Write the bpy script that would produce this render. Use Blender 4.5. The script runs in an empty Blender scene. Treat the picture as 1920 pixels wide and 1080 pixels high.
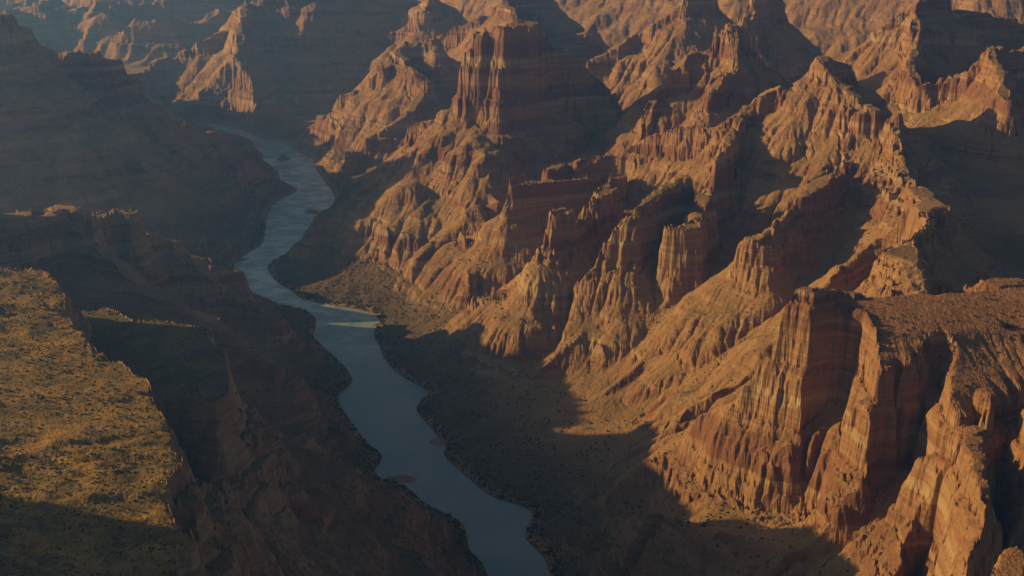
import bpy, math, time
import numpy as np
T0 = time.time()
F = np.float32
rng = np.random.default_rng(7)

# ------------------------------------------------------------------ scene, camera
sc = bpy.context.scene
COL = sc.collection
CAM_H, PITCH, HFOV = 1000.0, math.radians(20.0), math.radians(48.0)
TH = math.tan(HFOV / 2)
SP, CP = math.sin(PITCH), math.cos(PITCH)
SUN_EL, SUN_AZ = math.radians(16.5), math.radians(8.0)   # azimuth: from -X towards +Y

cam_d = bpy.data.cameras.new("camera")
cam = bpy.data.objects.new("camera", cam_d)
COL.objects.link(cam)
cam.location = (0, 0, CAM_H)
cam.rotation_euler = (math.pi / 2 - PITCH, 0, 0)
cam_d.sensor_fit = 'HORIZONTAL'
cam_d.angle = HFOV
cam_d.clip_start, cam_d.clip_end = 1.0, 60000.0
sc.camera = cam


def ray(px, py):
    u = (px - 960) / 960 * TH
    v = (540 - py) / 960 * TH
    return u, CP + v * SP, -SP + v * CP


def PY(px, py, Y):
    """the place seen in direction (px, py) at depth Y"""
    u, dy, dz = ray(px, py)
    t = Y / dy
    return (u * t, Y, CAM_H + dz * t)


def PZ(px, py, z=0.0):
    """the place seen in direction (px, py) at height z"""
    u, dy, dz = ray(px, py)
    t = (z - CAM_H) / dz
    return (u * t, dy * t, z)


# ------------------------------------------------------------------ noise
PERM = rng.permutation(256).astype(np.int32)
PERM = np.concatenate([PERM, PERM, PERM])
GA = rng.random(256).astype(F) * 2 * math.pi
GX, GY = np.cos(GA).astype(F), np.sin(GA).astype(F)


def perlin(x, y, seed=0):
    xi = np.floor(x).astype(np.int32)
    yi = np.floor(y).astype(np.int32)
    fx = (x - xi).astype(F)
    fy = (y - yi).astype(F)
    xi = (xi + seed * 37) & 255
    yi = (yi + seed * 91) & 255
    u = fx * fx * fx * (fx * (fx * 6 - 15) + 10)
    v = fy * fy * fy * (fy * (fy * 6 - 15) + 10)

    def g(ix, iy, dx, dy):
        h = PERM[PERM[ix & 255] + (iy & 255)]
        return GX[h] * dx + GY[h] * dy
    a = g(xi, yi, fx, fy)
    b = g(xi + 1, yi, fx - 1, fy)
    c = g(xi, yi + 1, fx, fy - 1)
    d = g(xi + 1, yi + 1, fx - 1, fy - 1)
    ab = a + u * (b - a)
    cd = c + u * (d - c)
    return (ab + v * (cd - ab)) * F(1.5)


def fbm(x, y, oct=4, seed=0, gain=0.5):
    s = np.zeros_like(x)
    a = 1.0
    for o in range(oct):
        s += F(a) * perlin(x, y, seed + o)
        x = x * F(2.03) + F(17.3)
        y = y * F(2.03) - F(9.1)
        a *= gain
    return s


def sstep(a, b, x):
    t = np.clip((x - a) / (b - a), 0, 1)
    return t * t * (3 - 2 * t)


def smax(a, b, k):
    e = np.maximum(k - np.abs(a - b), 0)
    return np.maximum(a, b) + e * e / (4 * k)


# ------------------------------------------------------------------ grid (finer where the view is)
def graded(stops):
    out = [stops[0][0]]
    for (a, step), (b, _) in zip(stops[:-1], stops[1:]):
        n = max(2, int(round((b - a) / step)))
        out += list(np.linspace(a, b, n + 1)[1:])
    return np.array(out)


TQ = 1.0
th = np.radians(graded([(-82, .5 * TQ), (-40, .16 * TQ), (-28.5, .042 * TQ), (28.5, .3 * TQ), (60, 0)]))
lr = graded([(math.log(60), .03 * TQ), (math.log(620), .0019 * TQ), (math.log(1900), .0016 * TQ),
             (math.log(4700), .0026 * TQ), (math.log(7500), .008 * TQ), (math.log(13000), 0)])
rr = np.exp(lr)
R, THT = np.meshgrid(rr, th, indexing='ij')
X = (R * np.sin(THT)).astype(F)
Y = (R * np.cos(THT)).astype(F)
NR, NT = X.shape
ST, CT = np.sin(THT).astype(F), np.cos(THT).astype(F)
RF = R.astype(F)


def grad(h):
    hr = np.gradient(h, axis=0) / np.gradient(RF, axis=0)
    ht = np.gradient(h, axis=1) / (np.gradient(THT, axis=1).astype(F) * RF)
    return hr * ST + ht * CT, hr * CT - ht * ST


# ------------------------------------------------------------------ the river (shore lines seen in the photograph, lying at height 0)
LEFT = [(300, 250), (380, 243), (430, 250), (472, 262), (478, 275), (494, 290), (492, 298), (505, 308), (520, 320), (527, 340), (535, 346),
        (551, 350), (558, 354), (548, 364), (522, 375), (505, 395), (498, 425), (495, 445), (488, 460), (445, 488), (440, 510),
        (455, 545), (480, 568), (510, 573), (560, 577), (590, 594), (592, 612), (588, 630), (612, 655), (640, 680), (657, 702),
        (660, 718), (634, 743), (640, 762), (655, 785), (690, 832), (713, 850), (714, 865), (702, 885), (722, 900), (762, 912),
        (800, 945), (860, 975), (875, 1000), (880, 1030), (905, 1058), (920, 1090), (960, 1160), (1010, 1260)]
RIGHT = [(300, 238), (380, 233), (430, 237), (500, 261), (540, 266), (545, 276), (560, 285), (585, 297), (590, 312), (608, 340), (622, 358), (628, 372),
         (615, 395), (590, 410), (580, 440), (545, 470), (512, 490), (501, 502), (515, 525), (545, 545), (572, 562), (640, 575),
         (695, 587), (711, 603), (700, 625), (714, 655), (720, 672), (745, 700), (785, 723), (802, 737), (785, 757), (782, 772),
         (812, 808), (836, 836), (832, 853), (870, 890), (920, 930), (965, 945), (998, 962), (990, 985), (985, 1010), (1020, 1045),
         (1035, 1085), (1080, 1150), (1130, 1250)]
RIV = np.array([PZ(*p)[:2] for p in LEFT] + [PZ(*p)[:2] for p in reversed(RIGHT)])


def densify(P, n=4, amp=0.0, closed=True):
    """rounded copy of an outline (Catmull-Rom)"""
    P = np.asarray(P, float)
    N = len(P)
    out = []
    for i in range(N):
        a, b, c, d = P[(i - 1) % N], P[i], P[(i + 1) % N], P[(i + 2) % N]
        for k in range(n):
            t = k / n
            out.append(.5 * (2 * b + (c - a) * t + (2 * a - 5 * b + 4 * c - d) * t * t + (3 * b - a - 3 * c + d) * t ** 3))
    return np.array(out)


RIVD = densify(RIV, 3)


def poly_inside(P, x, y):
    ins = np.zeros(x.shape, bool)
    n = len(P)
    for i in range(n):
        x1, y1 = P[i]
        x2, y2 = P[(i + 1) % n]
        if y1 == y2:
            continue
        c = ((y1 > y) != (y2 > y))
        if not c.any():
            continue
        xx = (x2 - x1) * (y - y1) / (y2 - y1) + x1
        ins ^= c & (x < xx)
    return ins


def seg_d2(x, y, ax, ay, bx, by):
    dx, dy = F(bx - ax), F(by - ay)
    L = max(float(dx * dx + dy * dy), 1e-6)
    px, py = x - F(ax), y - F(ay)
    t = np.clip((px * dx + py * dy) / F(L), 0, 1)
    ex, ey = px - t * dx, py - t * dy
    return ex * ex + ey * ey, t, px * dy - py * dx


def poly_dist(P, x, y):
    d2 = np.full(x.shape, 1e12, F)
    n = len(P)
    for i in range(n):
        d2 = np.minimum(d2, seg_d2(x, y, *P[i], *P[(i + 1) % n])[0])
    return np.sqrt(d2)


# warped coordinates: irregular outlines
wamp = np.clip((Y - 300) / 2500, .35, 1.6).astype(F)
WX = X + wamp * (F(11) * fbm(X / 190, Y / 190, 2, 3) + F(1.6) * fbm(X / 40, Y / 40, 3, 11))
WY = Y + wamp * (F(11) * fbm(X / 190, Y / 190, 2, 5) + F(1.6) * fbm(X / 40, Y / 40, 3, 15))

insr = poly_inside(RIVD, X, Y)
dr = poly_dist(RIVD[::1], X, Y)
dr = np.where(insr, -dr, dr)
print("river", time.time() - T0)

# ------------------------------------------------------------------ landforms
# every ridge: points (px, py, depth Y) along its crest; profile = flat half width w, cliff drop c with steepness cs, then talus s easing over L
RG = []


def ridge(g, pts, w=6, c=0, cs=3.0, s=.75, L=600, wob=.35):
    RG.append((g, 'r', [PY(*p) for p in pts], w, c, cs, s, L, wob))


def mesa(g, pts, z, c=120, cs=3.2, s=.75, L=500, wob=.3):
    RG.append((g, 'm', [PZ(p[0], p[1], z) for p in pts], z, c, cs, s, L, wob))


def tilted(g, pts, c=120, cs=3.2, s=.75, L=500, wob=.3):
    P = np.array([PY(*p) for p in pts])
    A = np.c_[P[:, :2], np.ones(len(P))]
    pl = np.linalg.lstsq(A, P[:, 2], rcond=None)[0]
    RG.append((g, 'm', P, pl, c, cs, s, L, wob))


def shade_hill(g, pts, **kw):
    ridge(g, [(960, 540, 1000)] * 2, **kw)
    RG[-1] = (RG[-1][0], 'r', pts) + RG[-1][3:]


GROUPS = ["valley_floor", "grassy_mesa", "terrace", "promontory", "canyon_wall", "rock_tower", "ridge", "headland",
          "spur", "mountain", "peak", "mountain_ridge", "butte", "crag", "hills"]
GI = {n: i for i, n in enumerate(GROUPS)}

# --- foreground right promontory (D)
g = "headland"
tilted(g, [(1482, 560, 1500), (1560, 556, 1530), (1625, 600, 1505), (1650, 690, 1410), (1645, 712, 1395), (1740, 690, 1410), (1800, 765, 1315),
           (1860, 735, 1330), (2040, 690, 1400), (2040, 540, 1570), (1900, 537, 1580), (1750, 547, 1560), (1640, 550, 1555)], c=190, cs=4.4, s=.8)
ridge(g, [(1750, 543, 1570), (1640, 546, 1560), (1500, 541, 1530), (1468, 552, 1510), (1445, 600, 1505), (1412, 690, 1512)], w=7, c=190, cs=4.6, s=.8)
ridge(g, [(1412, 690, 1512), (1385, 780, 1530)], w=4, c=60, cs=3, s=.8)
ridge(g, [(1385, 780, 1530), (1300, 818, 1570), (1240, 850, 1600), (1212, 875, 1620)], w=5, c=0, s=.62)
ridge(g, [(1400, 850, 1510), (1330, 900, 1520), (1290, 940, 1520)], w=5, c=0, s=.62)
ridge(g, [(1470, 562, 1500), (1480, 690, 1475), (1478, 800, 1455)], w=6, c=150, cs=4.2, s=.8)
ridge(g, [(1478, 800, 1455), (1460, 880, 1440), (1400, 970, 1435)], w=4, c=20, cs=2, s=.7)
ridge(g, [(1850, 528, 1600), (1940, 525, 1610), (2100, 520, 1610)], w=10, c=40, cs=.9, s=.8)
ridge(g, [(1850, 735, 1330), (1822, 835, 1200), (1828, 960, 1070), (1842, 1100, 960), (1850, 1200, 900)], w=8, c=200, cs=4.2, s=.8)
ridge(g, [(1822, 800, 1240), (1725, 815, 1245), (1690, 845, 1230), (1660, 910, 1195), (1636, 1000, 1150)], w=9, c=170, cs=4.2, s=.8)
ridge(g, [(1645, 703, 1400), (1575, 755, 1380), (1552, 800, 1370), (1522, 880, 1350)], w=7, c=160, cs=4.2, s=.8)
ridge(g, [(1640, 720, 1390), (1612, 790, 1370), (1610, 860, 1350)], w=6, c=150, cs=4.2, s=.8)
ridge(g, [(1522, 880, 1350), (1500, 1000, 1320), (1440, 1060, 1300)], w=4, c=30, cs=2, s=.8)
ridge(g, [(2000, 640, 1450), (1985, 760, 1290), (1990, 900, 1120)], w=15, c=160, cs=3.0, s=.9)
ridge(g, [(1905, 1030, 960), (1880, 1080, 930)], w=8, c=90, cs=3, s=.9)

# --- the big ridge at the right
g = "ridge"
ridge(g, [(1720, 530, 1580), (1690, 450, 1850), (1745, 380, 2050), (1690, 330, 2300), (1680, 216, 2480), (1640, 203, 2520), (1585, 160, 2600), (1542, 110, 2680)], w=10, c=50, cs=1.3, s=.62)
ridge(g, [(1685, 214, 2475), (1640, 205, 2500), (1600, 215, 2520)], w=8, c=120, cs=2.8, s=.7)
ridge(g, [(1590, 120, 2700), (1542, 110, 2680), (1480, 147, 2690), (1400, 197, 2700), (1368, 217, 2690), (1330, 240, 2700), (1220, 256, 2770), (1150, 286, 2810), (1045, 314, 2790)], w=6, c=55, cs=1.6, s=.62)
ridge(g, [(1542, 110, 2680), (1575, 160, 2600), (1590, 205, 2540), (1590, 300, 2440), (1500, 372, 2250), (1440, 432, 2090)], w=6, c=70, cs=1.7, s=.62)
ridge(g, [(1440, 432, 2090), (1415, 440, 2080)], w=8, c=110, cs=3.2, s=.7)
ridge(g, [(1150, 290, 2805), (1045, 313, 2780), (1030, 322, 2750), (1150, 328, 2800)], w=12, c=75, cs=3.6, s=.65)
ridge(g, [(1250, 334, 2760), (1150, 328, 2790), (1060, 338, 2720), (1000, 345, 2670), (963, 341, 2640)], w=9, c=85, cs=3.6, s=.65)
ridge(g, [(958, 402, 2640), (890, 432, 2670), (858, 470, 2670), (800, 520, 2670), (725, 565, 2640)], w=4, c=20, cs=1.5, s=.6)
ridge(g, [(865, 430, 2690), (880, 475, 2600), (890, 520, 2500)], w=4, c=30, cs=1.5, s=.65)
g = "spur"
ridge(g, [(1400, 200, 2690), (1372, 260, 2560), (1332, 312, 2450), (1240, 350, 2350), (1200, 385, 2270), (1185, 398, 2240)], w=10, c=150, cs=3.4, s=.66)
ridge(g, [(1332, 312, 2450), (1312, 395, 2270), (1300, 424, 2210), (1268, 430, 2210)], w=10, c=130, cs=3.4, s=.66)
ridge(g, [(1160, 330, 2700), (1122, 368, 2460), (1068, 397, 2335), (1045, 406, 2310)], w=11, c=110, cs=3.0, s=.62)
ridge(g, [(1215, 366, 2320), (1190, 390, 2250), (1142, 440, 2230), (1108, 482, 2222)], w=6, c=110, cs=3.6, s=.62)
ridge(g, [(1180, 560, 2190), (1090, 625, 2130), (1000, 700, 2070)], w=4, c=8, cs=1.2, s=.55)
ridge(g, [(1290, 570, 2130), (1240, 650, 2030), (1150, 720, 1985), (1062, 775, 1950)], w=4, c=8, cs=1.2, s=.55)
ridge(g, [(1340, 650, 1960), (1290, 720, 1900), (1200, 790, 1860), (1120, 815, 1870)], w=8, c=50, cs=2.8, s=.5)
ridge(g, [(1010, 520, 2280), (940, 540, 2300), (890, 560, 2330), (882, 610, 2330)], w=5, c=25, cs=1.6, s=.5)

# --- central tower
g = "rock_tower"
ridge(g, [(935, 50, 3150), (985, 47, 3200), (1060, 92, 3250), (1130, 152, 3250), (1180, 235, 3200)], w=26, c=215, cs=3.0, s=.62)
ridge(g, [(932, 50, 3150), (900, 66, 3140), (885, 90, 3140)], w=16, c=215, cs=3.6, s=.62)
ridge(g, [(880, 205, 3180), (850, 205, 3230), (775, 240, 3270), (768, 280, 3220)], w=6, c=45, cs=2, s=.55)
ridge(g, [(900, 245, 3120), (800, 310, 3140), (745, 335, 3170), (722, 350, 3170)], w=5, c=40, cs=1.8, s=.55)
ridge(g, [(925, 240, 3100), (885, 320, 3060), (800, 398, 3000), (700, 470, 2900), (640, 500, 2850), (590, 524, 2825)], w=4, c=20, cs=1.5, s=.55)
ridge(g, [(790, 400, 3010), (770, 440, 2900), (690, 510, 2780), (655, 545, 2720)], w=4, c=20, cs=1.5, s=.55)

# --- left of the tower
g = "crag"
ridge(g, [(815, 62, 4300), (735, 95, 4280), (718, 130, 4200), (650, 180, 4250), (600, 215, 4300), (560, 245, 4350)], w=8, c=70, cs=2, s=.6)
ridge(g, [(735, 95, 4280), (770, 120, 4150), (797, 152, 4050), (768, 210, 3950), (705, 252, 3900), (640, 290, 3850)], w=6, c=70, cs=2, s=.6)

# --- peaks along the top
g = "peak"
ridge(g, [(1010, -40, 4700), (945, 0, 4600), (905, 28, 4600), (860, 55, 4640), (822, 70, 4650)], w=8, c=90, cs=2.2, s=.6)
ridge(g, [(945, 0, 4600), (960, 30, 4400), (990, 70, 4100)], w=8, c=40, cs=2, s=.6)
ridge(g, [(810, -30, 5300), (800, 10, 5150), (745, 60, 5200), (700, 95, 5200)], w=8, c=80, cs=2, s=.6)
g = "mountain_ridge"
ridge(g, [(1330, -20, 3950), (1285, -5, 3900), (1200, 57, 3900), (1150, 90, 3880), (1105, 118, 3850)], w=6, c=60, cs=1.8, s=.6)
ridge(g, [(1112, 38, 4400), (1085, 62, 4380), (1060, 75, 4400)], w=6, c=70, cs=2.5, s=.65)
ridge(g, [(1450, -20, 4050), (1420, -5, 3900), (1400, 30, 3800)], w=8, c=110, cs=2.2, s=.62)
g = "crag"
ridge(g, [(1400, 62, 3160), (1370, 48, 3150), (1290, 102, 3120), (1232, 175, 3060), (1200, 235, 2980)], w=6, c=80, cs=1.9, s=.62)
ridge(g, [(1372, 50, 3150), (1377, 120, 3020), (1335, 170, 2920)], w=6, c=60, cs=2.2, s=.66)
g = "mountain_ridge"
ridge(g, [(1760, -40, 3300), (1715, -8, 3250), (1640, 62, 3250), (1580, 112, 3220)], w=6, c=80, cs=1.8, s=.6)
ridge(g, [(1715, -5, 3250), (1722, 60, 3100), (1702, 112, 3000), (1722, 165, 2900)], w=6, c=60, cs=1.8, s=.62)
ridge(g, [(1715, -5, 3250), (1800, 18, 3350), (1920, 35, 3400), (2100, 20, 3400)], w=10, c=60, cs=1.6, s=.6)
g = "butte"
ridge(g, [(1725, 165, 2880), (1800, 122, 2860), (1860, 92, 2850), (1920, 78, 2900), (2100, 40, 2850)], w=6, c=70, cs=2, s=.62)
ridge(g, [(1860, 92, 2850), (1875, 130, 2740), (1890, 190, 2600)], w=6, c=60, cs=2, s=.6)

# --- left side
g = "canyon_wall"
ridge(g, [(-700, -60, 3400), (-250, -20, 3250), (0, 26, 3250), (30, 52, 3280), (62, 88, 3320), (110, 99, 3390), (170, 101, 3400), (205, 112, 3420), (236, 146, 3430), (252, 190, 3480), (268, 206, 3560)], w=20, c=110, cs=2.0, s=.62, L=900)
ridge(g, [(262, 206, 3560), (330, 226, 3750), (400, 247, 4000), (468, 272, 4250)], w=8, c=30, cs=1.4, s=.5)
ridge(g, [(120, 140, 3300), (200, 250, 3150), (300, 330, 3050), (420, 420, 3000)], w=10, c=20, cs=1.0, s=.55)
ridge(g, [(265, 215, 3550), (330, 290, 3450), (430, 330, 3500), (535, 352, 3620)], w=10, c=20, cs=1.0, s=.5)
ridge(g, [(0, 50, 4300), (110, 106, 4250), (200, 122, 4250), (240, 165, 4250), (262, 212, 4250)], w=20, c=60, cs=2.0, s=.6)  # hidden ridge added behind the wall to shade the far right bank
g = "hills"
ridge(g, [(225, 190, 4700), (275, 207, 4550), (312, 196, 4500), (350, 214, 4550), (400, 246, 4600)], w=10, c=60, cs=1.5, s=.6)
ridge("canyon_wall", [(-260, 10, 4400), (-150, 15, 4500), (-25, 30, 4650), (0, 36, 4800)], w=20, c=60, cs=2.0, s=.6)  # added hill out of sight, keeps the sun off the upstream flats
shade_hill("promontory", [(-1250, 2660, 180), (-1150, 2680, 170), (-1000, 2700, 160), (-890, 2715, 138)], w=10, c=0, s=.6)  # unseen ridge added behind the promontory to block sun on the water
shade_hill("promontory", [(-1000, 2640, 165), (-850, 2612, 156), (-740, 2592, 130), (-670, 2588, 106), (-640, 2586, 90)], w=8, c=0, s=.7)  # second added ridge out of sight, shades the river at the bend
g = "promontory"
ridge(g, [(-300, 382, 2050), (-100, 386, 2100), (0, 403, 2140), (70, 397, 2190), (105, 391, 2220)], w=40, c=130, cs=2.6, s=.7)
ridge(g, [(105, 391, 2220), (135, 400, 2270), (180, 412, 2300), (215, 399, 2340), (240, 402, 2340), (266, 440, 2370), (330, 452, 2400)], w=12, c=110, cs=2.6, s=.7)
ridge(g, [(330, 452, 2400), (372, 487, 2450), (440, 506, 2500), (464, 530, 2520), (477, 560, 2550)], w=8, c=60, cs=2.4, s=.8)
ridge(g, [(330, 458, 2380), (430, 540, 2330), (520, 600, 2270)], w=8, c=30, cs=1.2, s=.65)
ridge(g, [(130, 420, 2200), (250, 520, 2070), (400, 600, 1960), (520, 680, 1900)], w=8, c=40, cs=1.6, s=.65)
g = "grassy_mesa"
mesa(g, [(-500, 498), (0, 503), (60, 506), (95, 512), (112, 545), (130, 600), (155, 640), (205, 672), (235, 700), (280, 722), (287, 752), (305, 780),
         (330, 830), (338, 868), (306, 905), (318, 950), (330, 1000), (335, 1080), (330, 1250), (200, 1500), (-900, 1500)], 480, c=120, cs=3.4, s=.85)
mesa(g, [(336, 900), (361, 906), (366, 960), (340, 955)], 462, c=150, cs=4.0, s=.9)
g = "terrace"
mesa(g, [(100, 596), (200, 579), (250, 605), (330, 612), (390, 621), (405, 645), (425, 700), (428, 740), (400, 760), (300, 760), (100, 660)], 404, c=110, cs=3.0, s=.8)
ridge(g, [(425, 720, 1330), (475, 765, 1390), (540, 832, 1420), (610, 880, 1480)], w=5, c=30, cs=2, s=.7)
ridge(g, [(355, 900, 960), (480, 900, 1170), (590, 980, 1260), (690, 1020, 1330)], w=5, c=40, cs=2, s=.75)
ridge(g, [(345, 1000, 860), (480, 1060, 960), (600, 1120, 1020)], w=5, c=50, cs=2, s=.75)
ridge(g, [(400, 790, 1180), (500, 850, 1240), (560, 930, 1260)], w=5, c=40, cs=2.2, s=.75)

# unseen hills added beyond the left edge to shade the canyon and the mesa
shade_hill("grassy_mesa", [(-1250, 1300, 500), (-1150, 1600, 490), (-1200, 1900, 490)], w=130, c=120, cs=2.5, s=.7)
shade_hill("grassy_mesa", [(-1120, 940, 745), (-1060, 900, 765), (-1120, 850, 735), (-1060, 790, 790), (-1100, 680, 800), (-900, 300, 780)], w=14, c=100, cs=2.5, s=.9)

# --- far away
g = "mountain"
ridge(g, [(740, -40, 5500), (580, -25, 5350), (465, 0, 5300), (440, 42, 5220), (380, 76, 5150), (300, 112, 5100), (245, 138, 5000)], w=8, c=60, cs=1.6, s=.6, L=900)
ridge(g, [(465, 0, 5300), (450, 60, 5050), (442, 112, 4850)], w=8, c=50, cs=1.6, s=.6, L=900)
ridge(g, [(700, 95, 5350), (620, 140, 5200), (560, 170, 5050), (520, 195, 4900)], w=8, c=20, cs=1.0, s=.5)
g = "hills"
ridge(g, [(440, -40, 7000), (330, 0, 6800), (270, 6, 6800), (205, 22, 6800), (150, 40, 6700), (110, 58, 6600), (80, 85, 6300)], w=8, c=50, cs=1.4, s=.6, L=900)
ridge(g, [(-100, 50, 6000), (50, 96, 5900), (140, 122, 5700), (200, 152, 5500)], w=8, c=30, cs=1.4, s=.6, L=900)
ridge(g, [(-150, 0, 7200), (20, 40, 7200), (90, 70, 7000)], w=8, c=30, cs=1.4, s=.6, L=900)
ridge(g, [(-100, -30, 8900), (0, -12, 8800), (60, 12, 8600)], w=8, c=30, cs=1.4, s=.6, L=900)
ridge(g, [(200, -20, 8600), (120, 5, 8400), (60, 45, 8000)], w=10, c=40, cs=1.2, s=.6, L=900)
ridge(g, [(-200, -30, 9000), (100, -25, 9500), (300, -40, 10000)], w=15, c=40, cs=1.2, s=.5, L=1500)
ridge(g, [(600, -30, 8000), (760, -60, 7500), (900, -60, 6800), (1100, -60, 6200), (1300, -50, 5800), (1600, -60, 5400), (1900, -60, 5000), (2300, -60, 5000)], w=15, c=60, cs=1.2, s=.5, L=1500)
ridge(g, [(-600, -60, 12000), (300, -60, 11800), (1200, -80, 11500), (2400, -80, 11000)], w=30, c=60, cs=1.2, s=.5, L=2500)

SK = 1.45
# valley floor
fl_cap = F(25) + F(35) * (1 - sstep(3800, 4800, Y)) + F(240) * (1 - sstep(3000, 4600, Y)) * sstep(200, 700, X) + F(130) * (1 - sstep(2600, 4200, Y))
dpos = np.maximum(dr, 0)
dpos = np.maximum(dpos + np.minimum(dpos / 12, 1) * 7 * fbm(X / 38, Y / 38, 4, 25), 0).astype(F)
fl = 3 * (1 - np.exp(-dpos / 9)) + .17 * dpos + .0003 * dpos * dpos
fl = fl_cap * (1 - np.exp(-fl / fl_cap)) + np.minimum(dpos, 60) / 60 * 3 * fbm(X / 60, Y / 60, 4, 21)
fl = np.where(dr < 0, np.maximum(dr * .35, -5), fl).astype(F)

H = fl.copy()
GID = np.zeros(X.shape, np.int16)
best = fl.copy()
nz1 = fbm(X / 70, Y / 70, 4, 31)
nz2 = fbm(X / 240, Y / 240, 3, 41)
nbt = 1.1 * fbm(X / 95, Y / 95, 2, 131) + .5 * np.abs(perlin(X / 42, Y / 42, 135)) - .2
nf = (1 - 2.2 * np.abs(perlin(X / 34, Y / 34, 91))) + .6 * (1 - 2.2 * np.abs(perlin(X / 15, Y / 15, 93))) + .3 * perlin(X / 7, Y / 7, 95)
for gi, (g, kind, P, w, c, cs, s, L, wob) in enumerate(RG):
    P = np.array(P)
    reach = (P[:, 2].max() + 30) / .28 if kind == 'r' else 2200
    reach = min(reach, 2600)
    mnx, mny = P[:, 0].min() - reach, P[:, 1].min() - reach
    mxx, mxy = P[:, 0].max() + reach, P[:, 1].max() + reach
    rows = np.where((rr > 0))[0]
    m = (X > mnx) & (X < mxx) & (Y > mny) & (Y < mxy)
    idx = np.nonzero(m.ravel())[0]
    if len(idx) == 0:
        continue
    x, y = WX.ravel()[idx], WY.ravel()[idx]
    n1, n2 = nz1.ravel()[idx], nz2.ravel()[idx]

    def prof(d):
        d = np.maximum(d - w if kind == 'r' else d, 0)
        dm = np.minimum(d, 45) + np.minimum(d, 220) * .25
        d = np.maximum(d + dm * (F(wob * .5) * n2 + F(wob * .14) * n1), 0)
        if c > 0:
            cl = c * (1 + .25 * n2)
            dc = cl / cs
            d = np.maximum(d + nbt.ravel()[idx] * np.minimum(dc * .42, 17) * (1 if kind == 'r' else np.clip(d / 10, 0, 1) * .8), 0)
            a = np.clip(d + (1 if kind == 'r' else .06) * nf.ravel()[idx] * np.minimum(dc * .12, 5.5) * np.minimum(d / 6, 1), 0, dc) * cs
            d2 = np.maximum(d - dc, 0)
        else:
            a, d2 = 0, d
        return a + SK * s * (.4 * L * (1 - np.exp(-d2 / L)) + .6 * d2)

    if kind == 'r':
        hb = np.full(x.shape, -1e4, F)
        for i in range(len(P) - 1):
            d2, t, _ = seg_d2(x, y, P[i][0], P[i][1], P[i + 1][0], P[i + 1][1])
            z = F(P[i][2]) + t * F(P[i + 1][2] - P[i][2])
            hb = np.maximum(hb, z - prof(np.sqrt(d2)))
    else:
        d = poly_dist(P[:, :2], x, y)
        rim = 7 * fbm(x / 60, y / 60, 3, 97) + 1.0 * perlin(x / 12, y / 12, 99)
        d = np.maximum(d + rim, 0)
        d = np.where(poly_inside(P[:, :2], x, y), 0, d)
        base = (w[0] * x + w[1] * y + w[2]).astype(F) if isinstance(w, np.ndarray) else F(w)
        hb = base + 5 * n2 - prof(d)
    hv = H.ravel()[idx]
    gv = GID.ravel()[idx]
    gv[hb > hv] = GI[g]
    H.ravel()[idx] = smax(hv, hb.astype(F), F(8))
    GID.ravel()[idx] = gv
print("ridges", time.time() - T0)
# broken country far away
rdg = 1 - np.abs(perlin(X / 900 + .3, Y / 900, 101)) * 1.6 - .35 * np.abs(perlin(X / 330, Y / 330, 103)) - .15 * np.abs(perlin(X / 130, Y / 130, 105))
H = smax(H, (np.maximum(rdg, 0) ** 1.6 * 330 * sstep(5300, 6600, Y) * sstep(200, 900, dpos) - 40 * (1 - sstep(5300, 6600, Y))).astype(F), F(15))
# hummocky mesa top
H = H + np.where(GID == GI["grassy_mesa"], 5.0 * fbm(X / 120, Y / 38, 3, 107) + 1.2 * fbm(X / 30, Y / 11, 2, 109), 0).astype(F) * sstep(455, 472, H)
# side valleys
def carve(H, pts, s, w=6):
    P = np.array([PY(*p) for p in pts])
    m = (X > P[:, 0].min() - 420) & (X < P[:, 0].max() + 420) & (Y > P[:, 1].min() - 420) & (Y < P[:, 1].max() + 420)
    idx = np.nonzero(m.ravel())[0]
    x, y = WX.ravel()[idx], WY.ravel()[idx]
    low = np.full(x.shape, 1e4, F)
    for i in range(len(P) - 1):
        d2, t, _ = seg_d2(x, y, P[i][0], P[i][1], P[i + 1][0], P[i + 1][1])
        d = np.maximum(np.sqrt(d2) - w + 9 * nbt.ravel()[idx] + 2.5 * nf.ravel()[idx], 0)
        low = np.minimum(low, F(P[i][2]) + t * F(P[i + 1][2] - P[i][2]) + s * d * (1 + d / 45))
    H.ravel()[idx] = -smax(-H.ravel()[idx], -low, F(10))


carve(H, [(1150, 850, 1700), (1340, 795, 1700), (1480, 680, 1800), (1600, 600, 1900), (1640, 545, 1990)], .8)
carve(H, [(1580, 1075, 1230), (1620, 1010, 1250), (1645, 960, 1275), (1682, 880, 1315), (1717, 800, 1355), (1765, 705, 1425)], 1.3, 3)
carve(H, [(1420, 1010, 1410), (1480, 1000, 1395), (1527, 860, 1428), (1560, 760, 1455), (1580, 660, 1490), (1585, 600, 1520)], 1.1, 3)
carve(H, [(1090, 550, 2235), (1115, 470, 2320), (1145, 420, 2400)], 1.2, 3)
carve(H, [(1180, 960, 1560), (1250, 970, 1480), (1440, 995, 1370), (1560, 1075, 1230), (1590, 1200, 1100)], .55, 20)
# keep the river bed free
H = np.where(dr < 0, np.maximum(dr * .35, -5), np.minimum(H, 1.0 + dpos * .3 + .009 * dpos ** 2)).astype(F)


# ------------------------------------------------------------------ strata and erosion
def strata(h, x, y):
    wv = 6 * fbm(x / 500, y / 500, 2, 51)
    a = np.clip(.85 + .35 * perlin(x / 300, y / 300, 57), 0, 1.08)
    k = sstep(8, 60, h) * (.30 + .70 * sstep(1.0, 1.7, sl0))
    for per, am, ph in ((96, 13.0, 0.6), (41, 5.2, 2.1), (17, 2.1, 4.0)):
        h = h + k * F(am) * a * np.sin((h + wv) * F(2 * math.pi / per) + F(ph))
    return h


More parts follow.
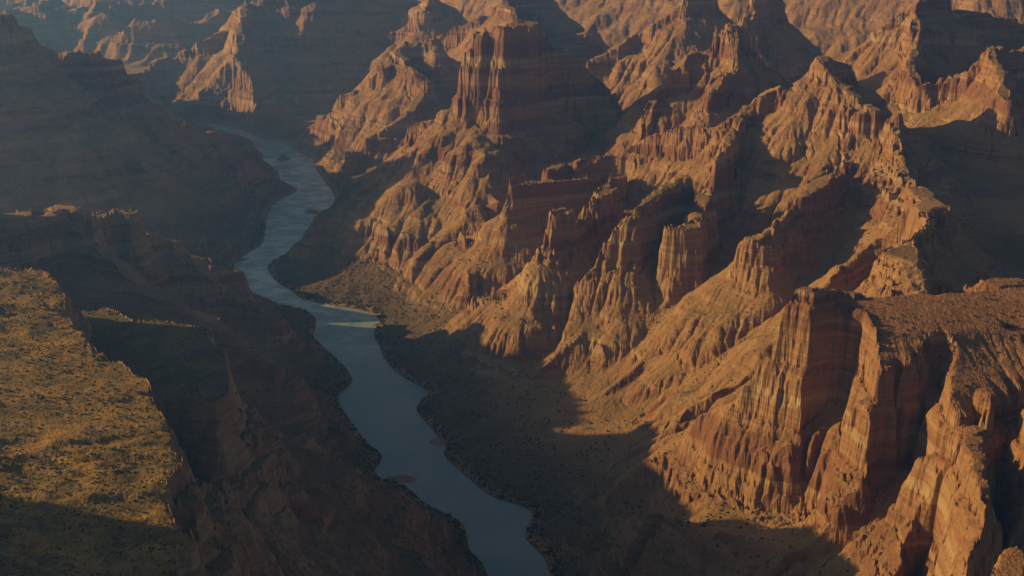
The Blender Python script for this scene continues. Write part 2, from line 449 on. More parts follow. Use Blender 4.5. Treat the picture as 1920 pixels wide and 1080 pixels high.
def cell_rand(ix, iy, seed):
    h = PERM[PERM[(ix + seed * 13) & 255] + ((iy + seed * 29) & 255)]
    h2 = PERM[h + ((ix * 7 + seed) & 255)]
    return (h + F(.5)) / F(256), (h2 + F(.5)) / F(256)


def flute(x, y, tx, ty, lam, seed):
    """ribs and gullies running down the slope; (tx, ty) is the unit vector along the contour"""
    cs = F(lam * 2.6)
    gx, gy = x / cs, y / cs
    ix, iy = np.floor(gx).astype(np.int32), np.floor(gy).astype(np.int32)
    fx, fy = (gx - ix).astype(F), (gy - iy).astype(F)
    a = np.zeros_like(fx)
    b = np.zeros_like(fx)
    ws = np.zeros_like(fx)
    for ox in (-1, 0, 1):
        for oy in (-1, 0, 1):
            rx, ry = cell_rand(ix + ox, iy + oy, seed)
            vx, vy = ox + rx - fx, oy + ry - fy
            w = np.exp(-3.0 * (vx * vx + vy * vy))
            ph = (vx * tx + vy * ty) * F(2 * math.pi * 2.6) + rx * F(1.5)
            a += w * np.cos(ph)
            b += w * np.sin(ph)
            ws += w
    mag = np.sqrt(a * a + b * b) + F(1e-6)
    conf = np.minimum(mag / ws * 1.6, 1)
    return a / mag * conf


def bilinear(A, fi, fj):
    n, m = A.shape
    i = np.clip(np.floor(fi), 0, n - 2).astype(np.int32)
    j = np.clip(np.floor(fj), 0, m - 2).astype(np.int32)
    u = np.clip(fi - i, 0, 1).astype(F)
    v = np.clip(fj - j, 0, 1).astype(F)
    k = i * m + j
    A = A.ravel()
    return (A[k] * (1 - v) + A[k + 1] * v) * (1 - u) + (A[k + m] * (1 - v) + A[k + m + 1] * v) * u


def blur(A, n=1):
    for _ in range(n):
        A = (A + np.roll(A, 1, 0) + np.roll(A, -1, 0)) / 3
        A = (A + np.roll(A, 1, 1) + np.roll(A, -1, 1)) / 3
    return A


ri_of = lambda r: np.interp(r, rr, np.arange(NR))
ti_of = lambda t: np.interp(t, th, np.arange(NT))


def rain(H, cell, x0, x1, y0, y1, batches, drops, steps, cap, ero, dep, soft):
    """water running down the land: each drop picks rock up on steep ground and drops it where it slows"""
    nx, ny = int((x1 - x0) / cell), int((y1 - y0) / cell)
    gx_, gy_ = np.meshgrid(x0 + np.arange(nx) * cell, y0 + np.arange(ny) * cell)
    r_, t_ = np.hypot(gx_, gy_), np.arctan2(gx_, gy_)
    fi, fj = ri_of(r_.ravel()), ti_of(t_.ravel())
    A0 = (bilinear(H, fi, fj).reshape(ny, nx) / cell).astype(F)
    hard = bilinear(dpos, fi, fj).reshape(ny, nx)
    hard = sstep(15, 150, hard).astype(F) * bilinear(soft_rock, fi, fj).reshape(ny, nx)
    A = A0.copy()
    N = nx * ny
    rg = np.random.default_rng(3)
    for bt in range(batches):
        px = (rg.random(drops) * (nx - 3) + 1).astype(F)
        py = (rg.random(drops) * (ny - 3) + 1).astype(F)
        dx = np.zeros(drops, F)
        dy = np.zeros(drops, F)
        sp = np.ones(drops, F)
        wt = np.ones(drops, F)
        sd_ = np.zeros(drops, F)
        for st in range(steps):
            i = py.astype(np.int32)
            j = px.astype(np.int32)
            v, u = py - i, px - j
            k = i * nx + j
            a = A.ravel()
            h00, h10, h01, h11 = a[k], a[k + 1], a[k + nx], a[k + nx + 1]
            gX = (h10 - h00) * (1 - v) + (h11 - h01) * v
            gY = (h01 - h00) * (1 - u) + (h11 - h10) * u
            h = (h00 * (1 - u) + h10 * u) * (1 - v) + (h01 * (1 - u) + h11 * u) * v
            dx = dx * F(.25) - gX * F(.75)
            dy = dy * F(.25) - gY * F(.75)
            L = np.sqrt(dx * dx + dy * dy) + F(1e-6)
            dx /= L
            dy /= L
            qx = np.clip(px + dx, 1, nx - 2.01)
            qy = np.clip(py + dy, 1, ny - 2.01)
            i2 = qy.astype(np.int32)
            j2 = qx.astype(np.int32)
            v2, u2 = qy - i2, qx - j2
            k2 = i2 * nx + j2
            hn = (a[k2] * (1 - u2) + a[k2 + 1] * u2) * (1 - v2) + (a[k2 + nx] * (1 - u2) + a[k2 + nx + 1] * u2) * v2
            dh = hn - h
            c = np.maximum(-dh, .01) * sp * wt * F(cap)
            up = dh > 0
            over = sd_ > c
            d = np.where(up, np.minimum(dh, sd_), np.where(over, (sd_ - c) * F(dep), -np.minimum((c - sd_) * F(ero), -dh * F(.5))))
            d = d * hard.ravel()[k]
            d = np.clip(d, -1.5, 1.5) / np.bincount(k, minlength=N)[k].astype(F)
            sd_ = sd_ - d
            for kk, ww in ((k, (1 - u) * (1 - v)), (k + 1, u * (1 - v)), (k + nx, (1 - u) * v), (k + nx + 1, u * v)):
                np.add.at(a, kk, (d * ww).astype(F))
            sp = np.sqrt(np.clip(sp * sp - dh * 4, 0, 60))
            wt = wt * F(.985)
            px, py = qx.astype(F), qy.astype(F)
        D = A - A0
        A = A0 + D * (1 - soft) + blur(D) * soft
    D = (A - A0) * cell
    ed = np.minimum(np.minimum(gx_ - x0, x1 - gx_), np.minimum(gy_ - y0, y1 - gy_))
    D = (D * sstep(0, 120, ed)).astype(F)
    m = (X > x0) & (X < x1 - cell * 2) & (Y > y0) & (Y < y1 - cell * 2)
    H = H.copy()
    H[m] += bilinear(D, (Y[m] - y0) / cell, (X[m] - x0) / cell)
    return H


dens = np.radians(.042) * RF           # local mesh step
g0x, g0y = grad(H)
sl0 = np.sqrt(g0x * g0x + g0y * g0y) + F(1e-5)
soft_rock = np.where((GID == GI['grassy_mesa']) & (H > 455), .05, np.where((GID == GI['terrace']) & (H > 392), .05, np.where(GID == GI['headland'], np.where(H > 395, .08, .5), 1))).astype(F)
H = strata(H, X, Y)
H = rain(H, 9.0, -3000, 4200, 300, 7200, 1, 22000, 70, 1.2, .10, .06, .15)
print("rain 1", time.time() - T0)
H = rain(H, 3.6, -1300, 1900, 720, 3900, 3, 26000, 60, 1.1, .10, .08, .12)
print("rain 2", time.time() - T0)
for lam, am in ((30, .018), (14, .022), (7, .025)):
    gx, gy = grad(H)
    for _ in range(max(1, int(lam / 5))):
        gx, gy = blur(gx), blur(gy)
    sl = np.sqrt(gx * gx + gy * gy) + F(1e-5)
    f = flute(X, Y, -gy / sl, gx / sl, lam, lam)
    k = sstep(.25, .6, sl) * np.minimum(sl, 2.0) * sstep(3, 40, dpos) * sstep(0.8, 2.2, lam / dens)
    f = 1 - 2 * np.sqrt(np.clip((1 - f) / 2, 0, 1))   # sharp ribs, rounded gullies
    H = H + (F(am * lam) * k * (f - .1)).astype(F)
print("erosion", time.time() - T0)
gx, gy = grad(H)
sl = np.sqrt(gx * gx + gy * gy)
rough = sstep(2, 12, dpos)
rid = 1 - 2.4 * np.abs(perlin(X / 13, Y / 13, 61)) + .55 * (1 - 2.4 * np.abs(perlin(X / 5.5, Y / 5.5, 63)))
H = H + rough * np.clip(sl - 1.0, 0, 2.5) * 1.5 * (rid - .9) * sstep(.4, 1.2, 13 / dens)
grit = np.clip(.3 + sl * .55, 0, 1.3) * np.where(GID == GI['grassy_mesa'], .7, 1)
H = H + rough * grit * (1.1 * fbm(X / 9, Y / 9, 3, 71) + .8 * np.abs(fbm(X / 3.2, Y / 3.2, 2, 77))) * sstep(.5, 1.6, 9 / dens)
H = np.where(dr < 0, np.minimum(H, -.6), H).astype(F)
for gn, top in (("terrace", 404), ("grassy_mesa", 481)):
    H = np.where((GID == GI[gn]) & (Y > 1000) & (X > -1000) & (H > top), top + (H - top) * .35, H).astype(F)
print("terrain", X.shape, time.time() - T0)


# ------------------------------------------------------------------ materials
def mat(name):
    m = bpy.data.materials.new(name)
    m.use_nodes = True
    nt = m.node_tree
    nt.nodes.clear()
    out = nt.nodes.new('ShaderNodeOutputMaterial')
    b = nt.nodes.new('ShaderNodeBsdfPrincipled')
    nt.links.new(b.outputs[0], out.inputs[0])
    return m, nt, b


class Nodes:
    def __init__(s, nt):
        s.nt = nt

    def n(s, t, **kw):
        o = s.nt.nodes.new(t)
        for k, v in kw.items():
            setattr(o, k, v)
        return o

    def set(s, sock, v):
        if hasattr(v, 'links'):
            s.nt.links.new(v, sock)
        else:
            sock.default_value = v

    def math(s, op, a, b=0.0, c=0.0, clamp=False):
        o = s.n('ShaderNodeMath', operation=op, use_clamp=clamp)
        s.set(o.inputs[0], a)
        s.set(o.inputs[1], b)
        s.set(o.inputs[2], c)
        return o.outputs[0]

    def rng(s, v, a, b, c=0.0, d=1.0):
        o = s.n('ShaderNodeMapRange', interpolation_type='SMOOTHSTEP')
        for i, q in enumerate((v, a, b, c, d)):
            s.set(o.inputs[i], q)
        return o.outputs[0]

    def mix(s, f, a, b):
        o = s.n('ShaderNodeMix', data_type='RGBA')
        s.set(o.inputs['Factor'], f)
        s.set(o.inputs[6], a if hasattr(a, 'links') else (*a, 1))
        s.set(o.inputs[7], b if hasattr(b, 'links') else (*b, 1))
        return o.outputs[2]

    def vec(s, v, scale):
        o = s.n('ShaderNodeVectorMath', operation='MULTIPLY')
        s.set(o.inputs[0], v)
        o.inputs[1].default_value = scale
        return o.outputs[0]

    def noise(s, v, scale=1.0, detail=3.0, rough=.55):
        o = s.n('ShaderNodeTexNoise')
        s.set(o.inputs['Vector'], v)
        o.inputs['Scale'].default_value = scale
        o.inputs['Detail'].default_value = detail
        o.inputs['Roughness'].default_value = rough
        return o.outputs[0]

    def attr(s, name):
        return s.n('ShaderNodeAttribute', attribute_name=name).outputs['Fac']


def ground_material():
    m, nt, b = mat("canyon_rock")
    k = Nodes(nt)
    geo = k.n('ShaderNodeNewGeometry')
    pos, nor = geo.outputs['Position'], geo.outputs['Normal']
    sep = k.n('ShaderNodeSeparateXYZ')
    nt.links.new(pos, sep.inputs[0])
    sn = k.n('ShaderNodeSeparateXYZ')
    nt.links.new(nor, sn.inputs[0])
    z, nzz = sep.outputs[2], sn.outputs[2]
    # layered rock
    band = k.noise(k.vec(pos, (.004, .004, .11)), 1, 4, .6)
    ramp = k.n('ShaderNodeValToRGB')
    nt.links.new(band, ramp.inputs[0])
    e = ramp.color_ramp.elements
    e[0].position, e[0].color = .30, (.25, .125, .070, 1)
    e[1].position, e[1].color = .72, (.36, .22, .115, 1)
    for p, c in ((.42, (.33, .19, .095)), (.50, (.28, .13, .068)), (.58, (.35, .20, .10))):
        q = e.new(p)
        q.color = (*c, 1)
    stain = k.noise(k.vec(pos, (.05, .05, .006)), 1, 4, .6)
    rock = k.mix(k.rng(stain, .52, .75), ramp.outputs[0], (.19, .085, .055))
    red = k.noise(k.vec(pos, (.0012, .0012, .020)), 1, 3, .6)
    rock = k.mix(k.math('MULTIPLY', k.rng(red, .50, .60), .85), rock, (.20, .085, .052))
    pale = k.noise(k.vec(pos, (.0015, .0015, .033)), 1, 3, .6)
    rock = k.mix(k.math('MULTIPLY', k.rng(pale, .55, .66), .7), rock, (.42, .29, .165))
    # scree and soil on the gentler slopes
    pat = k.noise(pos, .012, 5, .6)
    soil = k.mix(k.rng(pat, .35, .65), (.37, .205, .09), (.28, .16, .07))
    slope = k.math('ADD', nzz, k.math('MULTIPLY', k.math('SUBTRACT', k.noise(pos, .06, 3), .5), .25))
    col = k.mix(k.rng(slope, .60, .80), rock, soil)
    # scrub: separate dark plants
    veg_shade = k.attr('veg_shade')
    vor = k.n('ShaderNodeTexVoronoi', feature='F1')
    nt.links.new(k.vec(pos, (.16, .16, .16)), vor.inputs['Vector'])
    sepc = k.n('ShaderNodeSeparateColor')
    nt.links.new(vor.outputs['Color'], sepc.inputs[0])
    dens_ = k.math('MULTIPLY', k.rng(slope, .55, .85), k.math('ADD', veg_shade, .12))
    pick = k.math('LESS_THAN', sepc.outputs[0], dens_)
    rad = k.math('LESS_THAN', vor.outputs['Distance'], k.math('MULTIPLY_ADD', sepc.outputs[1], .25, .22))
    dots = k.math('MULTIPLY', pick, rad)
    green = k.mix(sepc.outputs[2], (.030, .036, .018), (.062, .064, .028))
    grass = k.mix(k.rng(k.noise(pos, .05, 4), .4, .62), (.105, .08, .042), (.062, .056, .028))
    col = k.mix(k.math('MULTIPLY', veg_shade, k.rng(slope, .55, .85, 0, .8)), col, grass)
    col = k.mix(k.math('MULTIPLY', k.attr('rust'), k.rng(slope, .5, .8, 0, .8)), col, k.mix(k.rng(k.noise(pos, .05, 5, .7), .35, .65), (.36, .165, .075), (.25, .115, .06)))
    gold = k.attr('gold')
    gcol = k.mix(k.rng(k.noise(pos, .03, 5, .65), .38, .62), (.39, .205, .042), (.18, .115, .038))
    col = k.mix(gold, col, gcol)
    col = k.mix(dots, col, green)
    shore = k.rng(k.math('ADD', z, k.math('MULTIPLY', k.noise(pos, .03, 3), 5)), 2.8, 4.6, 1, 0)
    col = k.mix(k.math('MULTIPLY', shore, .85), col, (.17, .075, .05))
    nt.links.new(col, b.inputs['Base Color'])
    b.inputs['Roughness'].default_value = .92
    b.inputs['Specular IOR Level'].default_value = .15
    bump = k.n('ShaderNodeBump')
    bump.inputs['Strength'].default_value = 1.0
    bump.inputs['Distance'].default_value = 1.0
    hgt = k.math('ADD', k.math('MULTIPLY', k.noise(pos, .35, 5, .65), 1.6), k.math('MULTIPLY', dots, .9))
    hgt = k.math('ADD', hgt, k.math('MULTIPLY', k.noise(k.vec(pos, (.25, .25, .03)), 1, 4, .6), 2.6))
    nt.links.new(hgt, bump.inputs['Height'])
    nt.links.new(bump.outputs[0], b.inputs['Normal'])
    return m


M_ROCK = ground_material()

# vegetation cover per vertex, with shade painted in at the middle river bend
veg_shade = (1 - sstep(50, 230, dpos)) * sstep(5, 25, dpos) * .9
veg_shade = np.maximum(veg_shade, sstep(.1, .5, fbm(X / 130, Y / 130, 3, 83)) * .3)
veg_shade = np.where((GID == GI['headland']) & (H > 230), veg_shade * .15, veg_shade)
veg_shade = np.where(GID == GI["terrace"], .95, veg_shade)
veg_shade = np.clip(veg_shade * (1 - sstep(3300, 5200, Y) * .6), 0, 1).astype(F)
veg_shade = np.maximum(veg_shade, .7 * (1 - sstep(150, 330, dpos)) * sstep(5, 25, dpos) * sstep(2150, 2350, Y) * (1 - sstep(2900, 3200, Y)) * (H < 75)).astype(F)  # extra cover darkens this bank in place of a cast shadow
gold = np.zeros_like(X)
rust = ((GID == GI['headland']) & (H > 300)).astype(F)
flat = 1 - sstep(.35, .8, sl)
gold = np.where((GID == GI["grassy_mesa"]) & (H > 440), flat, gold)
gold = np.where((GID == GI["terrace"]) & (H > 385), .4 * flat, gold)
gold = np.where((GID == GI["promontory"]) & (H > 385) & (X < -820), flat, gold).astype(F)
veg_shade = np.where(GID == GI["grassy_mesa"], .55 * flat, veg_shade).astype(F)


def np_mesh(name, co, quads, mats, attrs=None, smooth=False, n=4):
    me = bpy.data.meshes.new(name)
    nv, nf = len(co), len(quads)
    me.vertices.add(nv)
    me.vertices.foreach_set('co', np.ascontiguousarray(co, F).ravel())
    me.loops.add(nf * n)
    me.loops.foreach_set('vertex_index', np.ascontiguousarray(quads, np.int32).ravel())
    me.polygons.add(nf)
    me.polygons.foreach_set('loop_start', np.arange(0, nf * n, n, dtype=np.int32))
    me.polygons.foreach_set('use_smooth', np.full(nf, smooth))
    me.update(calc_edges=True)
    for an, av in (attrs or {}).items():
        a = me.attributes.new(an, 'FLOAT', 'POINT')
        a.data.foreach_set('value', np.ascontiguousarray(av, F))
    me.materials.append(mats)
    o = bpy.data.objects.new(name, me)
    COL.objects.link(o)
    return o


def tag(o, label, cat, kind=None, group=None):
    o['label'] = label
    o['category'] = cat
    if kind:
        o['kind'] = kind
    if group:
        o['group'] = group
    return o


LABELS = {
    "valley_floor": ("scrubby canyon floor of brown soil along both river banks", "ground"),
    "grassy_mesa": ("flat mesa top of golden grass above a dark cliff at the lower left", "mesa"),
    "terrace": ("shaded green terrace and broken slopes just below the golden mesa", "terrace"),
    "promontory": ("shaded rocky promontory behind the golden mesa, ending at the river bend", "promontory"),
    "canyon_wall": ("high shadowed canyon wall with faint rock layers on the far left", "canyon wall"),
    "rock_tower": ("tall orange rock tower with one lit and one shaded cliff above the river", "butte"),
    "ridge": ("long red ridge with a pointed summit and a lit saddle at the right", "ridge"),
    "headland": ("nearest sunlit promontory with fluted cliffs at the lower right", "promontory"),
    "spur": ("stepped spur with fluted cliffs and sunlit scree below the red ridge", "spur"),
    "mountain": ("hazy orange mountain beyond the far bend of the river", "mountain"),
    "peak": ("yellowish lit peak behind the rock tower", "peak"),
    "mountain_ridge": ("line of half lit peaks behind the red ridge", "peak"),
    "butte": ("pointed sunlit butte at the right edge behind the red ridge", "butte"),
    "crag": ("lit crags with steep shoulders beside the rock tower", "crag"),
    "hills": ("faint distant hills fading into blue haze", "hills"),
}
vid = np.arange(NR * NT, dtype=np.int32).reshape(NR, NT)
quads = np.stack([vid[:-1, :-1], vid[:-1, 1:], vid[1:, 1:], vid[1:, :-1]], -1).reshape(-1, 4)
quads = quads[:, ::-1]
fg = GID[:-1, :-1].ravel()
co = np.stack([X.ravel(), Y.ravel(), H.ravel()], -1)
for gi, gname in enumerate(GROUPS):
    q = quads[fg == gi]
    if len(q) == 0:
        continue
    used = np.zeros(NR * NT, bool)
    used[q.ravel()] = True
    remap = np.cumsum(used, dtype=np.int32) - 1
    o = np_mesh(gname, co[used], remap[q], M_ROCK, {'veg_shade': veg_shade.ravel()[used], 'gold': gold.ravel()[used], 'rust': rust.ravel()[used]})
    tag(o, *LABELS[gname], kind='structure')
print("meshes", time.time() - T0)


# ------------------------------------------------------------------ river
def water_material():
    m, nt, b = mat("river_water")
    k = Nodes(nt)
    pos = k.n('ShaderNodeNewGeometry').outputs['Position']
    deep = k.noise(pos, .006, 3)
    col = k.mix(k.rng(deep, .4, .65), (.18, .25, .265), (.22, .285, .30))
    foam = k.math('MULTIPLY', k.rng(k.noise(k.vec(pos, (.013, .021, .02)), 1, 6, .68), .42, .60), k.attr('rapid'))
    col = k.mix(k.math('MULTIPLY', k.attr('rapid'), .5), col, (.33, .39, .40))
    col = k.mix(k.math('MULTIPLY', foam, .9), col, (.62, .67, .68))
    nt.links.new(col, b.inputs['Base Color'])
    b.inputs['Roughness'].default_value = .18
    b.inputs['IOR'].default_value = 1.33
    bump = k.n('ShaderNodeBump')
    bump.inputs['Strength'].default_value = .8
    bump.inputs['Distance'].default_value = 1.0
    h = k.math('ADD', k.math('MULTIPLY', k.noise(k.vec(pos, (.06, .05, .05)), 1, 5, .65), 2.2), k.noise(pos, .25, 3))
    nt.links.new(h, bump.inputs['Height'])
    nt.links.new(bump.outputs[0], b.inputs['Normal'])
    return m


# a sheet in grid cells under the whole channel, just wider than its bed
wm = (dr < 10)
wq = (wm[:-1, :-1] | wm[1:, 1:] | wm[1:, :-1] | wm[:-1, 1:]).ravel()
q = quads[wq]
used = np.zeros(NR * NT, bool)
used[q.ravel()] = True
remap = np.cumsum(used, dtype=np.int32) - 1
cw = co[used].copy()
cw[:, 2] = 0
rap = sstep(2500, 2800, cw[:, 1]) * (1 - sstep(3900, 4400, cw[:, 1])) + .35 * sstep(2150, 2400, cw[:, 1])
o = np_mesh("river", cw, remap[q], water_material(), {'rapid': np.clip(rap, 0, 1)}, smooth=True)
tag(o, "blue grey river winding through the canyon", "river", kind='structure')

# ------------------------------------------------------------------ plants
def height_at(x, y):
    return bilinear(H, ri_of(np.hypot(x, y)), ti_of(np.arctan2(x, y)))


def field_at(A, x, y):
    return bilinear(np.ascontiguousarray(A, F), ri_of(np.hypot(x, y)), ti_of(np.arctan2(x, y)))


def ico():
    p = (1 + 5 ** .5) / 2
    v = np.array([(-1, p, 0), (1, p, 0), (-1, -p, 0), (1, -p, 0), (0, -1, p), (0, 1, p), (0, -1, -p), (0, 1, -p), (p, 0, -1), (p, 0, 1), (-p, 0, -1), (-p, 0, 1)], float)
    f = np.array([(0, 11, 5), (0, 5, 1), (0, 1, 7), (0, 7, 10), (0, 10, 11), (1, 5, 9), (5, 11, 4), (11, 10, 2), (10, 7, 6), (7, 1, 8),
                  (3, 9, 4), (3, 4, 2), (3, 2, 6), (3, 6, 8), (3, 8, 9), (4, 9, 5), (2, 4, 11), (6, 2, 10), (8, 6, 7), (9, 8, 1)])
    return v / np.linalg.norm(v[0]), f


IV, IF = ico()


def leaf_material():
    m, nt, b = mat("scrub_leaves")
    k = Nodes(nt)
    pos = k.n('ShaderNodeNewGeometry').outputs['Position']
    col = k.mix(k.rng(k.noise(pos, .07, 3), .35, .65), (.030, .036, .016), (.095, .088, .042))
    nt.links.new(col, b.inputs['Base Color'])
    b.inputs['Roughness'].default_value = .9
    b.inputs['Specular IOR Level'].default_value = .1
    return m


M_LEAF = leaf_material()
sg = np.random.default_rng(11)


def scatter(n, x0, x1, y0, y1):
    return sg.uniform(x0, x1, n).astype(F), sg.uniform(y0, y1, n).astype(F)


px_, py_ = [], []
sz_ = []
slf = sl.astype(F)
for (n, x0, x1, y0, y1, smin, smax_, rule) in (
        (110000, -750, 900, 1250, 3300, 1.1, 2.7, 'bank'),
        (34000, -1000, -240, 720, 1560, .6, 1.3, 'mesa'),
        (9000, 250, 1000, 1150, 2700, .8, 2.0, 'slope')):
    x, y = scatter(n, x0, x1, y0, y1)
    d, s_, h_ = field_at(dpos, x, y), field_at(slf, x, y), height_at(x, y)
    pat = fbm(x / 70, y / 70, 3, 121)
    if rule == 'bank':
        p = np.clip(1.0 - d / 300, 0, 1) * (.45 + .75 * pat) * (1 - sstep(.5, 1.0, s_)) + .9 * np.exp(-((d - 9) / 9) ** 2)
        ok = (d > 3) & (h_ > 1.2) & (h_ < 170)
    elif rule == 'mesa':
        p = (.55 + .5 * pat) * (1 - sstep(.6, 1.1, s_))
        ok = (h_ > 370)
    else:
        p = (.28 + .5 * pat) * (1 - sstep(.8, 1.2, s_))
        ok = (h_ > 120)
    ok &= sg.random(n) < p
    px_.append(x[ok])
    py_.append(y[ok])
    sz_.append((smin + (smax_ - smin) * sg.random(ok.sum()) ** 2))
    if rule == 'bank':
        near_water = np.exp(-((d[ok] - 9) / 9) ** 2)
        sz_[-1] *= 1 + .5 * near_water
bx_, by_, bs_ = np.concatenate(px_), np.concatenate(py_), np.concatenate(sz_).astype(F)
bz_ = height_at(bx_, by_)
nb = len(bx_)
jit = 1 + .35 * sg.standard_normal((nb, 12)).clip(-1.4, 1.4)
vv = IV[None] * jit[..., None]
ang = sg.uniform(0, 6.28, nb)
ca, sa = np.cos(ang)[:, None], np.sin(ang)[:, None]
vx = (vv[..., 0] * ca - vv[..., 1] * sa) * bs_[:, None] + bx_[:, None]
vy = (vv[..., 0] * sa + vv[..., 1] * ca) * bs_[:, None] + by_[:, None]
vz = (vv[..., 2] * .75 + .35) * bs_[:, None] + bz_[:, None]
o = np_mesh("scrub", np.stack([vx, vy, vz], -1).reshape(-1, 3), (IF[None] + (np.arange(nb) * 12)[:, None, None]).reshape(-1, 3), M_LEAF, n=3)
tag(o, "dark green and olive scrub covering the river banks and mesa tops", "scrub", kind='stuff')
print("scrub", nb, time.time() - T0)


def shrub_mesh(name, seed, leaves=170):
    """a dome of small leaf clumps on short stems, about 2 m across"""
    g_ = np.random.default_rng(seed)
    co_, fa = [], []
    for i in range(leaves):
        d = g_.standard_normal(3)
        d[2] = abs(d[2])
        d /= np.linalg.norm(d)
        lump = 1 + .25 * math.sin(5 * math.atan2(d[1], d[0]) + seed) + .15 * math.sin(9 * d[2] + seed)
        c = d * (g_.uniform(.35, 1) ** .5) * lump * np.array([1, 1, .8])
        a = g_.standard_normal((3, 3)) * .17
        k = len(co_)
        co_ += [c + a[0], c + a[1], c + a[2], c - a[0] * .8]
        fa += [(k, k + 1, k + 2, k + 3)]
    for i in range(5):                       # stems
        b_ = i * 1.256 + seed
        e = np.array([math.cos(b_) * .45, math.sin(b_) * .45, .5])
        k = len(co_)
        for q, w_ in ((np.array([0, 0, -.25]), .07), (e, .04)):
            for t_ in range(3):
                co_.append(q + np.array([math.cos(t_ * 2.1) * w_, math.sin(t_ * 2.1) * w_, 0]))
        fa += [(k, k + 1, k + 4, k + 3), (k + 1, k + 2, k + 5, k + 4), (k + 2, k, k + 3, k + 5)]
    me_o = np_mesh(name, np.array(co_), np.array(fa), M_LEAF)
    return me_o


def place(o, px, py, size, H_guess=None):
    """stand a plant on the ground where direction (px, py) meets it"""
    u, dy, dz = ray(px, py)
    t = np.linspace(600, 5000, 6000)
    hh = height_at((u * t).astype(F), (dy * t).astype(F))
    zz = CAM_H + dz * t
    hit = np.nonzero(zz <= hh)[0]
    i = hit[0] if len(hit) else 3000
    o.location = (u * t[i], dy * t[i], float(hh[i]) + .1)
    o.scale = (size, size, size * .95)
    o.rotation_euler = (0, 0, (px * 7.3) % 6.28)


big = shrub_mesh("shrub", 1, 420)
tag(big, "largest black-green bush alone on the sunlit slope at the right edge", "shrub")
place(big, 1882, 612, 5.6)
SHR = shrub_mesh("shrub", 2)
tag(SHR, "small low bush just right of the largest dark bush", "shrub")
place(SHR, 1896, 613, 2.6)
variants = [shrub_mesh("shrub", q, 120) for q in (3, 4, 5)]
sgp = np.random.default_rng(5)
n_ind = 0
done_ = []
while n_ind < 110:
    a_, b_ = sgp.uniform(1650, 1915), sgp.uniform(560, 735)
    if a_ - 1650 < (b_ - 560) * .15 or b_ > 735 - max(0, a_ - 1790) * .4 or abs(a_ - 1885) + abs(b_ - 612) < 24 or any(abs(a_ - c) + abs(b_ - d) < 9 for c, d in done_):
        continue
    done_.append((a_, b_))
    o = variants[n_ind] if n_ind < 3 else variants[n_ind % 3].copy()
    if n_ind >= 3:
        COL.objects.link(o)
    tag(o, "small dark bush dotted on the sunlit rocky slope of the near promontory", "shrub", group="bushes on the sunlit slope")
    place(o, a_, b_, 1.0 + 1.1 * sgp.random() ** 2)
    n_ind += 1


# ------------------------------------------------------------------ rocks and bars in the river
def stone_material():
    m, nt, b = mat("river_stone")
    k = Nodes(nt)
    pos = k.n('ShaderNodeNewGeometry').outputs['Position']
    col = k.mix(k.rng(k.noise(pos, .25, 5, .7), .35, .65), (.17, .075, .055), (.30, .20, .15))
    nt.links.new(col, b.inputs['Base Color'])
    b.inputs['Roughness'].default_value = .8
    return m


M_STONE = stone_material()


def bar(name, px, py, lx, ly, hz, rot, seed, peaks=()):
    """a low irregular mass of gravel and rock rising out of the water"""
    n = 46
    g_ = np.linspace(-1, 1, n)
    gx_, gy_ = np.meshgrid(g_, g_)
    x, y = (gx_ * lx).astype(F), (gy_ * ly).astype(F)
    e = 1 - np.hypot(gx_, gy_) + .35 * fbm((gx_ * 1.7 + seed).astype(F), (gy_ * 1.7).astype(F), 3, seed)
    z = hz * np.clip(e * 2.2, -.6, 1) ** 1 + .35 * hz * fbm(x / 6 + seed, y / 6, 3, seed + 3)
    for (a, b, r, h) in peaks:
        q = np.hypot(gx_ - a, gy_ - b) / r
        z += h * np.clip(1 - q, 0, 1) ** .7 * (1 + .4 * fbm(x / 4, y / 4, 2, seed + 7))
    z = np.where(e < -.12, -1.5, z)
    c, s_ = math.cos(rot), math.sin(rot)
    co_ = np.stack([x * c - y * s_, x * s_ + y * c, z], -1).reshape(-1, 3)
    idx = np.arange(n * n).reshape(n, n)
    q = np.stack([idx[:-1, :-1], idx[:-1, 1:], idx[1:, 1:], idx[1:, :-1]], -1).reshape(-1, 4)
    o = np_mesh(name, co_, q, M_STONE)
    p = PZ(px, py, 0)
    o.location = (p[0], p[1], 0)
    return o


tag(bar("river_rock", 531, 299, 28, 24, 2.0, .1, 3, ((.05, 0, .6, 15), (-.3, -.15, .4, 9), (.4, .1, .35, 7))), "reddish rock islet in the far reach of the river", "rock")
tag(bar("gravel_bar", 752, 898, 26, 14, 1.4, -.1, 8), "flat dark gravel bar off the near left bank", "gravel bar")
tag(bar("gravel_bar", 584, 398, 22, 26, 1.6, .5, 5, ((.2, .1, .5, 3),)), "dark rock spit reaching into the rapids from the right bank", "gravel bar")
tag(bar("river_rock", 706, 609, 7, 6, 1.0, .3, 6, ((0, 0, .6, 2.5),)), "small red rock beside the right bank at the middle bend", "rock")
tag(bar("gravel_bar", 494, 566, 34, 14, 1.2, -.25, 12, ((-.3, 0, .3, 2), (.3, 0, .3, 2))), "pale stony bar below the dark promontory", "gravel bar")
tag(bar("gravel_bar", 428, 490, 60, 16, 1.4, .45, 14, ((-.3, 0, .3, 3),)), "long pale rocky shoal along the far left bank", "gravel bar")
tag(bar("gravel_bar", 822, 829, 18, 16, .8, -.7, 15), "low dark shoal against the near right bank", "gravel bar")

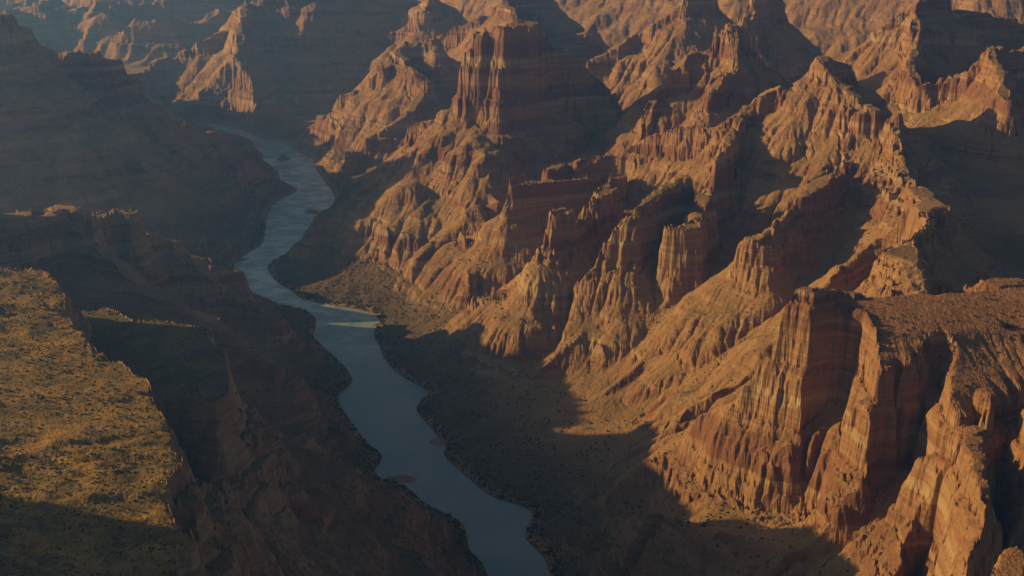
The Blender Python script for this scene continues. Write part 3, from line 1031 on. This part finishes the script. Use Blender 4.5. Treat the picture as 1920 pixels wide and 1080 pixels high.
# ------------------------------------------------------------------ haze
m = bpy.data.materials.new("haze")
m.use_nodes = True
nt = m.node_tree
nt.nodes.clear()
out = nt.nodes.new('ShaderNodeOutputMaterial')
vp = nt.nodes.new('ShaderNodeVolumePrincipled')
vp.inputs['Color'].default_value = (.15, .36, 1.0, 1)
vp.inputs['Absorption Color'].default_value = (1, 1, 1, 1)
vp.inputs['Density'].default_value = 9.6e-5
vp.inputs['Anisotropy'].default_value = .5
nt.links.new(vp.outputs[0], out.inputs['Volume'])
x0, x1, y0, y1 = float(X.min()) - 60, float(X.max()) + 60, -300.0, float(Y.max()) + 60
z0, z1 = float(H.min()) - 1.0, max(float(H.max()), CAM_H) + 25
v = np.array([(x, y, z) for z in (z0, z1) for y in (y0, y1) for x in (x0, x1)])
f = np.array([(0, 2, 3, 1), (4, 5, 7, 6), (0, 1, 5, 4), (2, 6, 7, 3), (0, 4, 6, 2), (1, 3, 7, 5)])
o = np_mesh("haze", v, f, m)
tag(o, "blue haze filling the canyon air", "haze", kind='stuff')

# ------------------------------------------------------------------ light
w = bpy.data.worlds.new("World")
sc.world = w
w.use_nodes = True
nt = w.node_tree
bg = nt.nodes['Background']
sky = nt.nodes.new('ShaderNodeTexSky')
sky.sky_type = 'NISHITA'
sky.sun_disc = False
sd = (-math.cos(SUN_EL) * math.cos(SUN_AZ), math.cos(SUN_EL) * math.sin(SUN_AZ), math.sin(SUN_EL))
sky.sun_elevation = SUN_EL
sky.sun_rotation = math.atan2(sd[0], sd[1])
nt.links.new(sky.outputs[0], bg.inputs[0])
bg.inputs[1].default_value = .06
sl_ = bpy.data.lights.new("sun", 'SUN')
sl_.energy = 5.0
sl_.angle = math.radians(.5)
sl_.color = (1.0, .77, .36)
so = bpy.data.objects.new("sun", sl_)
COL.objects.link(so)
import mathutils
so.rotation_euler = mathutils.Vector(sd).to_track_quat('Z', 'Y').to_euler()

sc.view_settings.view_transform = 'Standard'
sc.view_settings.look = 'None'
sc.view_settings.exposure = -0.05
sc.view_settings.gamma = 1.0
cy = sc.cycles
cy.use_denoising = True
cy.max_bounces = 5
cy.diffuse_bounces = 2
cy.glossy_bounces = 2
cy.volume_bounces = 0
cy.transmission_bounces = 2
cy.sample_clamp_indirect = 4
print("done", time.time() - T0)
